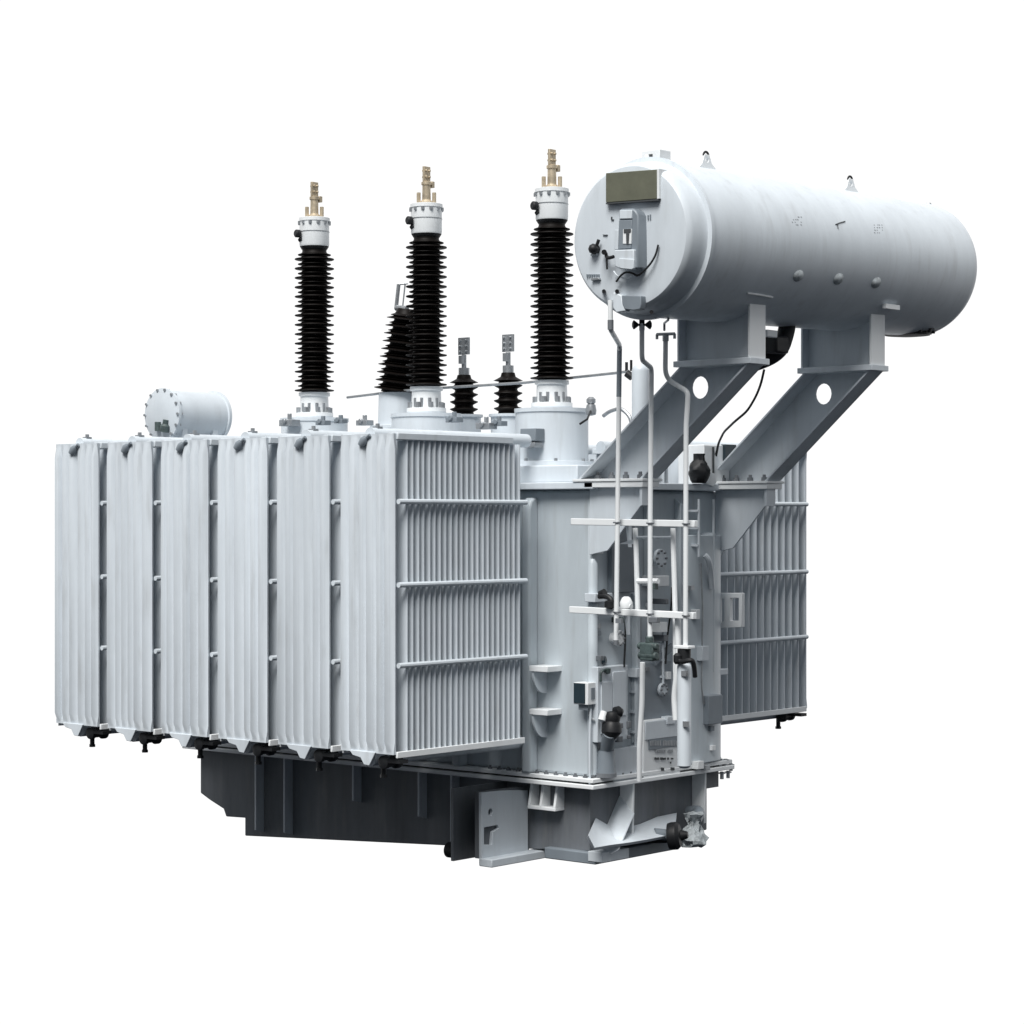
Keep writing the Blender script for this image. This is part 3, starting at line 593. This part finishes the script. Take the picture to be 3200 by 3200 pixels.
# --- pipe rack at the end of the tank ---------------------------------------
PX = 1.55
P = lambda px, py, X=PX: at(px, py, X=X)
def pipe(pts, r, name='oil_pipe', rr=.06, mat='white'):
    m = MB(); m.tube(rounded(pts, rr), r, 16); return m.build(name, mat, root)
pr = 7.6/ppm(P(1930, 1700))
p1 = pipe([onhead(1907, 938, .01), onhead(1908, 1030, .01), P(1936, 1078), P(1930, 1600), P(1925, 2000)], pr)
p2 = pipe([at(2006, 985, X=1.15), at(2006, 1125, X=1.2), P(2036, 1150), P(2032, 1600), P(2031, 1998)], pr)
p3 = pipe([at(2080, 1050, X=1.45), at(2079, 1165, X=1.5), P(2092, 1190), P(2150, 1224), P(2149, 1255), P(2144, 1330), P(2142, 2018)], pr, rr=.05)
m = MB(); m.tube([P(1936, 1082), P(1934, 1240)], pr*1.06, 16); m.build('backlit_dark_length', 'mid', p1)  # dark layer over the upper pipe, its backlit tone put into colour
m = MB(); m.tube([onhead(1908, 1000, .01), onhead(1908, 1030, .01)], pr*1.2, 16); m.build('coupling', 'dark', p1)
m = MB(); m.tube([at(2006, 985, X=1.15), at(2006, 1032, X=1.17)], pr*1.1, 16); m.build('coupling', 'black', p2)
q = at(2006, 1015, X=1.16)
for s in (-1, 1):
    m = MB(); m.cyl(q, q+RIGHT*.05*s, .01, 8); m.lathe([(.012, 0), (.036, .03), (.036, .04), (.015, .05)], q+RIGHT*.03*s, RIGHT*s, 12); m.build('valve_wheel', 'black', p2)
m = MB(); m.tube([P(1925, 2000), P(1925, 2014)], pr*1.1, 16); m.build('pipe_cap', 'dark', p1)
# tee head on the third pipe
a, b = at(2053, 1045, X=1.45), at(2108, 1043, X=1.45)
m = MB(); m.tube([a, b], .013, 10); 
for e in (a, b): m.cyl(e, e-Vector((0, 0, .04)), .012, 8)
m.cyl(at(2080, 1048, X=1.45), at(2080, 1066, X=1.45), .026, 12); m.build('tee_head', 'steel', p3)
m = MB(); m.tube([at(2088, 985, X=1.3), at(2088, 1000, X=1.3), at(2076, 1010, X=1.4), at(2076, 1032, X=1.45)], .010, 8); m.build('vent_tube', 'steel', p3)
# rails with stand-off arms
def rail(pa, pb, nm='support_rail'):
    m = MB(); a = P(*pa, PX+.06); b = P(*pb, PX+.06); h = .028
    m.prism([a+Vector((0, 0, -h)), b+Vector((0, 0, -h)), b+Vector((0, 0, h)), a+Vector((0, 0, h))], (.05, 0, 0))
    o = m.build(nm, 'white', root, bevel=.005)
    for y in (a.y-.30,):
        m = MB(); m.box((PX+.112, y-.025, a.z-.02), (TX0, y+.025, a.z+.02)); m.build('arm', 'paint', o, bevel=.003)
    m = MB(); m.prism([(TX0-.16, a.y-.32, a.z-.02), (TX0-.04, a.y-.32, a.z-.02), (TX0, a.y-.32, a.z-.22), (TX0, a.y-.32, a.z-.02)], (0, .04, 0)); m.build('arm_gusset', 'paint', o)
    for px in (1928, 2032, 2144):
        q = P(px, pa[1]+(pb[1]-pa[1])*(px-pa[0])/(pb[0]-pa[0]))
        m = MB(); m.tube(arc(q, pr+.008, 0, math.pi*2, 16, FWD, RIGHT), .007, 6); m.build('pipe_clamp', 'dark', o)
    return o
rail((1783, 1630), (2170, 1637)); rail((1778, 1905), (2166, 1925))
# ladder-like guard behind the pipes
GX = 1.75
G = lambda px, py: at(px, py, X=GX)
m = MB(); w = .02
m.tube([G(1985, 1650), G(1988, 1720), G(1993, 1915)], .022, 10); m.tube([G(2103, 1650), G(2104, 1700), G(2110, 1915), G(2112, 2250)], .022, 10)
gd = m.build('guard_frame', 'white', root)
m = MB(); m.tube([G(1985, 1680), G(2106, 1680)], .013, 8); m.build('crossbar', 'paint', gd)
m = MB(); m.tube([G(1993, 1816), G(2058, 1816)], .024, 8); m.build('crossbar', 'white', gd)
m = MB(); a = G(2040, 1823); m.box((a.x-.02, a.y-.04, a.z-.05), (a.x+.02, a.y+.04, a.z)); m.build('terminal_block', 'green', gd)
m = MB(); m.prism([G(1935, 1700), G(1985, 1683), G(1985, 1700)], (.02, 0, 0)); m.build('brace_plate', 'paint', gd)

# --- instruments and cabinets on the end wall --------------------------------
EY = TY0
E = lambda px, py, d=.0: at(px, py, Y=EY-d)
def ebox(name, mat, x0, y0, x1, y1, d, parent=root, d0=0.0, bev=.006, **k):
    a = E(x0, y0, d); b = E(x1, y1, d)
    m = MB(); m.box((a.x, EY-d, a.z), (b.x, EY-d0, b.z)); return m.build(name, mat, parent, bevel=bev, **k)
# upper boxes
ub = ebox('upper_panel', 'mid', 1912, 1640, 1985, 1850, .05)
wp = ebox('wall_panel', 'mid', 2012, 2072, 2098, 2262, .05)
sp = ebox('upper_plate', 'paint', 1860, 1855, 1915, 1880, .12)
# control cabinet
cab = ebox('control_cabinet', 'paint', 1868, 2085, 1962, 2310, .10)
ebox('door', 'paint', 1880, 2132, 1914, 2290, .112, cab, .10, .004)
ebox('door', 'paint', 1916, 2100, 1957, 2235, .112, cab, .10, .004)
m = MB(); c = E(1874, 2064, .235)
m = MB(); m.lathe([(.03, 0), (.04, .005), (.04, .02), (.02, .03)], E(1884, 2064, .01), (0.2, -1, 0), 16); m.build('dial', 'glass', cab)
m = MB(); m.tube(rounded([E(1877, 2130, .115), E(1877, 2100, .12), E(1890, 2092, .13), E(1905, 2092, .13)], .03), .011, 8); m.lathe([(.01, -.02), (.035, -.005), (.02, .03)], E(1898, 2095, .13), (0, -.4, -1), 10); m.build('conduit', 'green', cab)
for (x0, y0, x1, y1) in ((1940, 2260, 1948, 2275), (1965, 2254, 1973, 2275), (1934, 2302, 1947, 2318), (1966, 2298, 1972, 2309)):
    ebox('cable_gland', 'dark', x0, y0, x1, y1, .125, cab, .0, .004)
# dark valve in front of the cabinet with a hanging hose
m = MB(); q = E(1912, 2262, .20)
m.lathe([(.02, .11), (.06, .10), (.075, .06), (.065, .02), (.085, -.01), (.09, -.07), (.06, -.11), (.03, -.14)], q, (.08, 0, 1), 18)
m.lathe([(.02, -.02), (.05, -.015), (.05, .03), (.02, .06)], q+Vector((.03, -.03, .10)), (.8, -.3, .15), 14)
sv = m.build('sampling_valve', 'black', root)
m = MB(); q2 = E(1900, 2300, .30); m.cyl(q+Vector((-.03, 0, -.08)), E(1893, 2345, .09), .06, 18); m.cyl(E(1893, 2345, .09), (E(1893, 2345, .09).x, EY-.09, .80), .075, 18, .085); m.build('valve_body', 'mid', sv)
m = MB(); q3 = E(1893, 2438, .09); m.cyl((q3.x, q3.y, .762), (q3.x, q3.y, .80), .095, 18); m.build('valve_collar', 'dark', sv)
m = MB(); m.cyl(E(1888, 2225, .15), E(1880, 2252, .15), .035, 12); m.build('valve_cap', 'white', sv)
ebox('lower_panel', 'paint', 1918, 2340, 2010, 2432, .07)
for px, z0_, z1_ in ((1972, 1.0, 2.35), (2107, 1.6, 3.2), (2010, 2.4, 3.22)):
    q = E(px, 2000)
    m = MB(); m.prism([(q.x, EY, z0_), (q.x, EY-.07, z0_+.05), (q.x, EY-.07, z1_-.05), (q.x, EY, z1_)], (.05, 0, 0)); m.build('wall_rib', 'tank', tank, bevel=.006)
for px, ya, yb in ((1852, 2320, 2440), (1966, 2330, 2425), (2000, 1930, 2060)):
    q = E(px, ya, .03); q2 = E(px, yb, .03)
    m = MB(); m.tube([(q.x, q.y, max(q2.z, .77)), q], .014, 8); m.build('conduit_line', 'steel', tank)
ebox('relay_box', 'white', 2050, 1800, 2092, 1832, .16)
ebox('relay_box', 'paint', 2086, 2240, 2110, 2262, .12)
ebox('terminal_strip', 'dark', 2080, 1872, 2090, 1888, .2)
q = [E(2050, 2052, .07), E(2100, 2010, .07), E(2100, 2035, .07), E(2050, 2080, .07)]
m = MB(); m.prism(q, (0, .02, 0)); m.build('stay_plate', 'mid', tank)
for pts in ([(1952, 1880), (1955, 1980), (1950, 2085)], [(2100, 1835), (2098, 1900), (2085, 1990), (2080, 2075)], [(2190, 1760), (2196, 1900), (2192, 2150), (2200, 2200)]):
    m = MB(); m.tube(rounded([E(x, y, .10 if x < 2150 else .15) for x, y in pts], .1), .009, 8); m.build('cable_run', 'black' if pts[0][0] != 2190 else 'steel', tank)
for k, (x, y) in enumerate(((1868, 1950), (1868, 1972), (2025, 1885), (2160, 1830), (2222, 2270), (2226, 2330))):
    ebox('small_plate', ('steel', 'mid', 'white')[k % 3], x, y, x+11, y+14, .03 if x < 2150 else .16, tank, 0, .002)
def rflange(px, py, rad, d, mat='paint', dark=True):
    q = E(px, py, d)
    m = MB(); m.cyl((q.x, EY, q.z), (q.x, EY-d+.03, q.z), rad*.7, 20); m.cyl((q.x, EY-d+.03, q.z), (q.x, EY-d, q.z), rad, 24); o = m.build('blank_flange', mat, tank, bevel=.003)
    m = MB()
    for k in range(8):
        a = 2*math.pi*k/8; m.cyl((q.x+rad*.8*math.cos(a), EY-d, q.z+rad*.8*math.sin(a)), (q.x+rad*.8*math.cos(a), EY-d-.016, q.z+rad*.8*math.sin(a)), .011, 6)
    m.build('flange_bolts', 'dark', tank)
rflange(2066, 1745, .085, .10); rflange(1938, 1995, .07, .09, 'white'); rflange(2075, 2155, .06, .09)
for x, y, w_, h_, d, mt in ((1866, 1700, 20, 30, .06, 'white'), (2064, 1945, 22, 30, .14, 'white'), (2075, 1985, 14, 18, .12, 'dark'), (1990, 2090, 16, 26, .10, 'paint'), (2086, 2100, 12, 22, .09, 'white'), (2020, 2085, 12, 12, .08, 'dark'), (2182, 2380, 18, 22, .17, 'white'), (2206, 2392, 14, 14, .17, 'steel'), (2176, 1905, 12, 30, .16, 'white'), (2195, 2020, 20, 44, .18, 'paint'), (1950, 1930, 10, 16, .14, 'green'), (1878, 2050, 10, 14, .11, 'dark')):
    ebox('small_box', mt, x, y, x+w_, y+h_, d, tank, .0, .003)
for x, ya, yb, d in ((2184, 1560, 1740, .17), (2230, 1560, 2100, .12), (1925, 1545, 1640, .05), (2006, 2110, 2240, .06), (1986, 2120, 2330, .05), (2072, 1975, 2150, .07)):
    a = E(x, ya, d); b = E(x, yb, d)
    m = MB(); m.tube([a, b], .012, 8)
    for f in (.2, .5, .8):
        p = a.lerp(b, f); m.box((p.x-.022, p.y-.005, p.z-.01), (p.x+.022, EY, p.z+.01))
    m.build('conduit_line', 'paint', tank)
# rating cabinet with lettering
rc = ebox('rating_cabinet', 'white', 2012, 2252, 2126, 2416, .095)
ebox('cabinet_lid', 'paint', 2018, 2256, 2122, 2300, .107, rc, .095, .004)
def rows(x0, x1, y0, y1, n, mat, dens=.85):
    for k in range(n):
        w = (x1-x0)/n
        if random.random() < dens:
            a = x0+k*w
            ebox('lettering', mat, a, y0+random.uniform(0, (y1-y0)*.2), a+w*random.uniform(.45, .8), y1, .1095, rc, .100, 0)
m0 = ebox('vent_grille', 'mid', 2028, 2312, 2124, 2331, .105, rc, .095, .002)
rows(2032, 2122, 2313, 2330, 18, 'steel', .9)
rows(2050, 2106, 2342, 2351, 10, 'steel')
rows(2048, 2092, 2367, 2374, 10, 'ink'); rows(2096, 2106, 2368, 2373, 3, 'ink', .7)
rows(2096, 2100, 2380, 2386, 1, 'ink', 1); rows(2068, 2078, 2398, 2408, 2, 'ink', 1); rows(2098, 2110, 2398, 2407, 2, 'ink', 1)
# valve group on the lower rail
q = at(1935, 1885, X=1.40)
m = MB(); m.lathe([(.02, 0), (.05, .005), (.055, .05), (.035, .09), (.02, .10)], at(1957, 1902, X=1.5), (0, 0, 1), 16); m.cyl(at(1945, 1890, X=1.5), at(1973, 1896, X=1.5), .025, 12); sv2 = m.build('isolating_valve', 'white', root)
m = MB(); m.tube(rounded([at(1872, 1864, X=1.6), at(1890, 1862, X=1.6), at(1905, 1868, X=1.6), at(1912, 1880, X=1.6), at(1905, 1900, X=1.6)], .05), .024, 10); m.cyl(at(1877, 1858, X=1.62), at(1890, 1852, X=1.62), .035, 12); m.lathe([(.02, 0), (.045, .01), (.045, .06), (.02, .07)], at(1905, 1902, X=1.6), (0, 0, 1), 12); m.build('valve_handle', 'black', sv2)
m = MB(); m.box(tuple(at(1930, 1932, X=1.5)), tuple(at(1941, 1948, X=1.47))); m.build('tag_plate', 'dark', sv2)
# flow valve below the second pipe
q = P(2030, 2030)
m = MB(); m.box((q.x-.05, q.y-.07, q.z-.09), (q.x+.05, q.y+.07, q.z+.055)); m.cyl(q+Vector((0, 0, .05)), q+Vector((0, 0, .11)), .035, 12); m.cyl(q+Vector((-.02, -.10, .03)), q+Vector((-.02, .10, .03)), .03, 12); m.cyl(q+Vector((-.02, -.09, -.05)), q+Vector((-.02, .09, -.05)), .034, 12)
m.build('flow_valve', 'green', root, bevel=.01)
m = MB(); a = P(2047, 1938); m.box((a.x-.03, a.y-.04, a.z-.02), (a.x+.02, a.y+.05, a.z+.025)); m.build('limit_switch', 'dark', root, bevel=.004)
# breather cylinder below the third pipe
q = P(2138, 2022)
m = MB(); m.box((q.x-.05, q.y-.075, q.z-.012), (q.x+.05, q.y+.075, q.z+.012)); br_ = m.build('breather_plate', 'white', root, bevel=.004)
q = P(2138, 2068); qb = P(2138, 2400)
m = MB(); rb = 22/ppm(q); Lb = q.z-qb.z
m.lathe([(rb*.6, -Lb), (rb, -Lb+.02), (rb, -rb*.7)]+[(rb*math.cos(t), -rb*.7+rb*.75*math.sin(t)) for t in (.3, .6, .9, 1.2, 1.5)], q, (0, 0, 1), 28)
bc = m.build('breather_cylinder', 'paint', root)
m = MB(); m.cyl(P(2138, 2028), P(2138, 2060), .055, 18); m.build('breather_neck', 'black', bc)
m = MB(); m.tube(rounded([P(2118, 2060, 1.48), P(2130, 2070, 1.47), P(2150, 2064, 1.47), P(2164, 2062, 1.49), P(2170, 2085, 1.52), P(2172, 2115, 1.55)], .05), .020, 10); m.lathe([(.02, -.04), (.035, -.02), (.035, .03), (.015, .05)], P(2117, 2060, 1.48), (0, 0, 1), 10); m.build('breather_strap', 'black', bc)
m = MB(); a = P(2128, 2096, 1.485); b = P(2144, 2114, 1.485); m.box((PX-rb-.006, b.y, b.z), (PX-rb+.02, a.y, a.z)); m.build('rating_label', 'steel', bc)
m = MB(); a = P(2133, 2254, 1.485); b = P(2148, 2272, 1.485); m.box((PX-rb-.006, b.y, b.z), (PX-rb+.02, a.y, a.z)); m.build('rating_label', 'steel', bc)
pipe([P(2118, 1930, 1.7), P(2120, 2060, 1.7), P(2107, 2180, 1.7), P(2112, 2250, 1.7)], .026, 'drain_line')
pipe([P(2008, 2070, 1.7), P(2006, 2200, 1.72), P(1998, 2330, 1.75), P(1998, 2440, 1.8)], .022, 'drain_line')
pipe([at(1846, 2215, X=1.98), at(1843, 2300, X=1.98), at(1843, 2455, X=1.98)], .010, 'conduit_line', mat='paint')
# thermometer box on the near wall
B_ = lambda px, py: at(px, py, X=TX0-.14)
a, b = B_(1793, 2200), B_(1829, 2134)
m = MB(); m.box((TX0-.14, b.y-.03, a.z), (TX0, a.y, b.z)); tb = m.build('thermometer_box', 'white', root, bevel=.004)
m = MB(); m.box((TX0-.148, b.y, a.z+.01), (TX0-.13, a.y-.004, b.z-.006)); m.build('dial_window', 'glass', tb, bevel=.003)
m = MB(); q = (a+b)/2; m.box((TX0-.1, b.y-.036, q.z-.05), (TX0-.05, b.y-.02, q.z+.05)); m.build('side_label', 'mid', tb)
m = MB(); m.box((TX0-.11, b.y, a.z-.05), (TX0-.02, a.y-.03, a.z)); m.build('cable_entry', 'mid', tb)
m = MB(); m.tube(rounded([(TX0-.06, b.y+.02, a.z-.05), (TX0-.06, b.y+.02, a.z-.11), (TX0-.05, b.y-.03, a.z-.14)], .04), .010, 8); m.build('cable', 'steel', tb)
# mooring shelves with quarter-round webs on the near wall
for y0, y1, ye in ((2081, 2105, 2172), (2218, 2240, 2310)):
    W = lambda px, py: at(px, py, X=TX0-.03)
    a = W(1692, y0); b = W(1749, y1)
    m = MB(); m.box((TX0-.20, b.y, b.z+.02), (TX0, a.y, b.z+.07)); ms = m.build('mooring_shelf', 'white', root, bevel=.004)
    ze = W(1690, ye).z
    cen = (TX0, (a.y+b.y)/2, b.z+.018); R_ = .19
    pts = [Vector((TX0, a.y-.02, b.z+.018))]+[Vector((TX0-.19*math.cos(t)**.8, a.y-.02, b.z+.018-(b.z-ze)*math.sin(t))) for t in [k*math.pi/2/8 for k in range(9)]]
    pts[-1].x = TX0
    m = MB(); m.prism(pts, (0, -.02, 0)); m.build('web', 'paint', ms)
# square towing frame at the right-hand corner, and a small shelf
F_ = lambda px, py: at(px, py, X=4.0)
out = [F_(2232, 1853), F_(2318, 1853), F_(2318, 1960), F_(2232, 1964)]
h1 = [F_(2247, 1866), F_(2247, 1950), F_(2262, 1940), F_(2262, 1872)]
h2 = [F_(2281, 1869), F_(2281, 1940), F_(2308, 1940), F_(2308, 1869)]
m = MB(); m.prism(out, (.05, 0, 0), [h1, h2]); tf = m.build('towing_frame', 'white', root, bevel=.005)
a = F_(2200, 2085); b = F_(2276, 2108)
m = MB(); m.box((3.72, b.y, b.z), (4.0, TY0, a.z)); m.build('mooring_shelf', 'paint', root, bevel=.006)
a = at(2215, 2175, Y=-.62); b = at(2258, 2260, Y=-.62)
m = MB(); m.box((a.x, -.62, b.z), (b.x, TY0, a.z)); m.build('junction_box', 'mid', root, bevel=.006)
# insulated elbow and hook beneath the far shelf
m = MB(); m.tube(rounded([at(2250, 1735, X=4.02), at(2272, 1705, X=4.02), at(2280, 1688, X=4.02)], .03), .013, 10); m.lathe([(.01, -.03), (.028, -.01), (.028, .02), (.01, .035)], at(2281, 1687, X=4.02), (0, 0, 1), 12); m.build('earthing_hook', 'white', root)
m = MB(); q = at(2215, 1780, Y=-.58); m.tube(rounded([at(2203, 1735, Y=-.60), at(2215, 1750, Y=-.62), at(2222, 1790, Y=-.6), at(2225, 1840, Y=-.58)], .06), .028, 10); m.build('cable_boot', 'paint', root)
# stray hardware on the flange's far corner
for px, py in ((2250, 2386), (2268, 2378), (2284, 2392), (2275, 2415), (2256, 2418)):
    q = at(px, py, Y=-.50)
    m = MB(); m.cyl(q+Vector((0, 0, -.05)), q+Vector((0, 0, .02)), .018, 6); m.cyl(q, q+Vector((0, 0, .012)), .034, 6); m.build('stud', 'steel', fl)
m = MB(); a = at(2215, 2425, Y=-.40); b = at(2240, 2458, Y=-.40); m.box((LX1-.12, -.42, b.z), (LX1+.10, -.36, .665)); m.build('end_bracket', 'dark', lower)

# ------------------------------------------------------------------ light, world, camera
w = bpy.data.worlds.new('World'); scn.world = w; w.use_nodes = True
N = w.node_tree.nodes; L = w.node_tree.links; bg = N['Background']
# made-up world light: plain white behind the machine, dimmer in front, dark below
def node(t, **k):
    n = N.new(t)
    for a, v in k.items(): setattr(n, a, v)
    return n
def ramp(src, lo, hi, stops):
    m_ = node('ShaderNodeMapRange'); m_.inputs['From Min'].default_value = lo; m_.inputs['From Max'].default_value = hi
    L.new(src, m_.inputs['Value']); r_ = node('ShaderNodeValToRGB'); L.new(m_.outputs[0], r_.inputs['Fac'])
    e = r_.color_ramp.elements
    e[0].position, e[1].position = (stops[0][0]-lo)/(hi-lo), (stops[-1][0]-lo)/(hi-lo)
    e[0].color = (*stops[0][1], 1); e[1].color = (*stops[-1][1], 1)
    for p_, c_ in stops[1:-1]:
        k = e.new((p_-lo)/(hi-lo)); k.color = (*c_, 1)
    return r_.outputs['Color']
tc = node('ShaderNodeTexCoord'); sx = node('ShaderNodeSeparateXYZ'); L.new(tc.outputs['Generated'], sx.inputs[0])
dt = node('ShaderNodeVectorMath', operation='DOT_PRODUCT'); L.new(tc.outputs['Generated'], dt.inputs[0]); dt.inputs[1].default_value = FWD
back = ramp(dt.outputs['Value'], -1, 1, [(.10, (0, 0, 0)), (.50, (1, 1, 1))])
front = ramp(sx.outputs['Z'], -1, 1, [(-1, (.015, .018, .023)), (-.22, (.022, .025, .031)), (.0, (.10, .112, .128)), (.25, (.29, .31, .33)), (.55, (.50, .515, .53)), (1, (.55, .56, .58))])
wall = ramp(sx.outputs['Z'], -1, 1, [(-1, (.02, .023, .03)), (-.262, (.03, .034, .045)), (-.245, (1, 1, 1)), (.35, (1, 1, 1)), (.75, (.6, .61, .63)), (1, (.55, .56, .58))])  # white sector of the made-up world light, no wall stands there
mx = node('ShaderNodeMix', data_type='RGBA'); L.new(back, mx.inputs['Factor']); L.new(front, mx.inputs['A']); L.new(wall, mx.inputs['B'])
L.new(mx.outputs['Result'], bg.inputs['Color']); bg.inputs['Strength'].default_value = 1.06
sl = bpy.data.lights.new('sun', 'SUN'); sl.energy = 4.7; sl.angle = math.radians(32); sl.color = (1, .98, .95)
so = bpy.data.objects.new('sun', sl); col.objects.link(so)
so.rotation_euler = Vector((-.53, -.19, .78)).to_track_quat('Z', 'Y').to_euler(); so.location = (-8, -8, 12)

cd = bpy.data.cameras.new('camera'); cam = bpy.data.objects.new('camera', cd); col.objects.link(cam)
cam.location = CAM; cam.rotation_euler = (math.radians(90), 0, math.radians(40.6-90))
cd.sensor_width = 36; cd.lens = FPX/3200*36; cd.shift_y = (HOR-1600)/3200; cd.clip_end = 200
scn.camera = cam
vs = scn.view_settings; vs.view_transform = 'Standard'; vs.look = 'None'; vs.exposure = 0; vs.gamma = 1; vs.use_curve_mapping = False
scn.render.resolution_x = scn.render.resolution_y = 1024
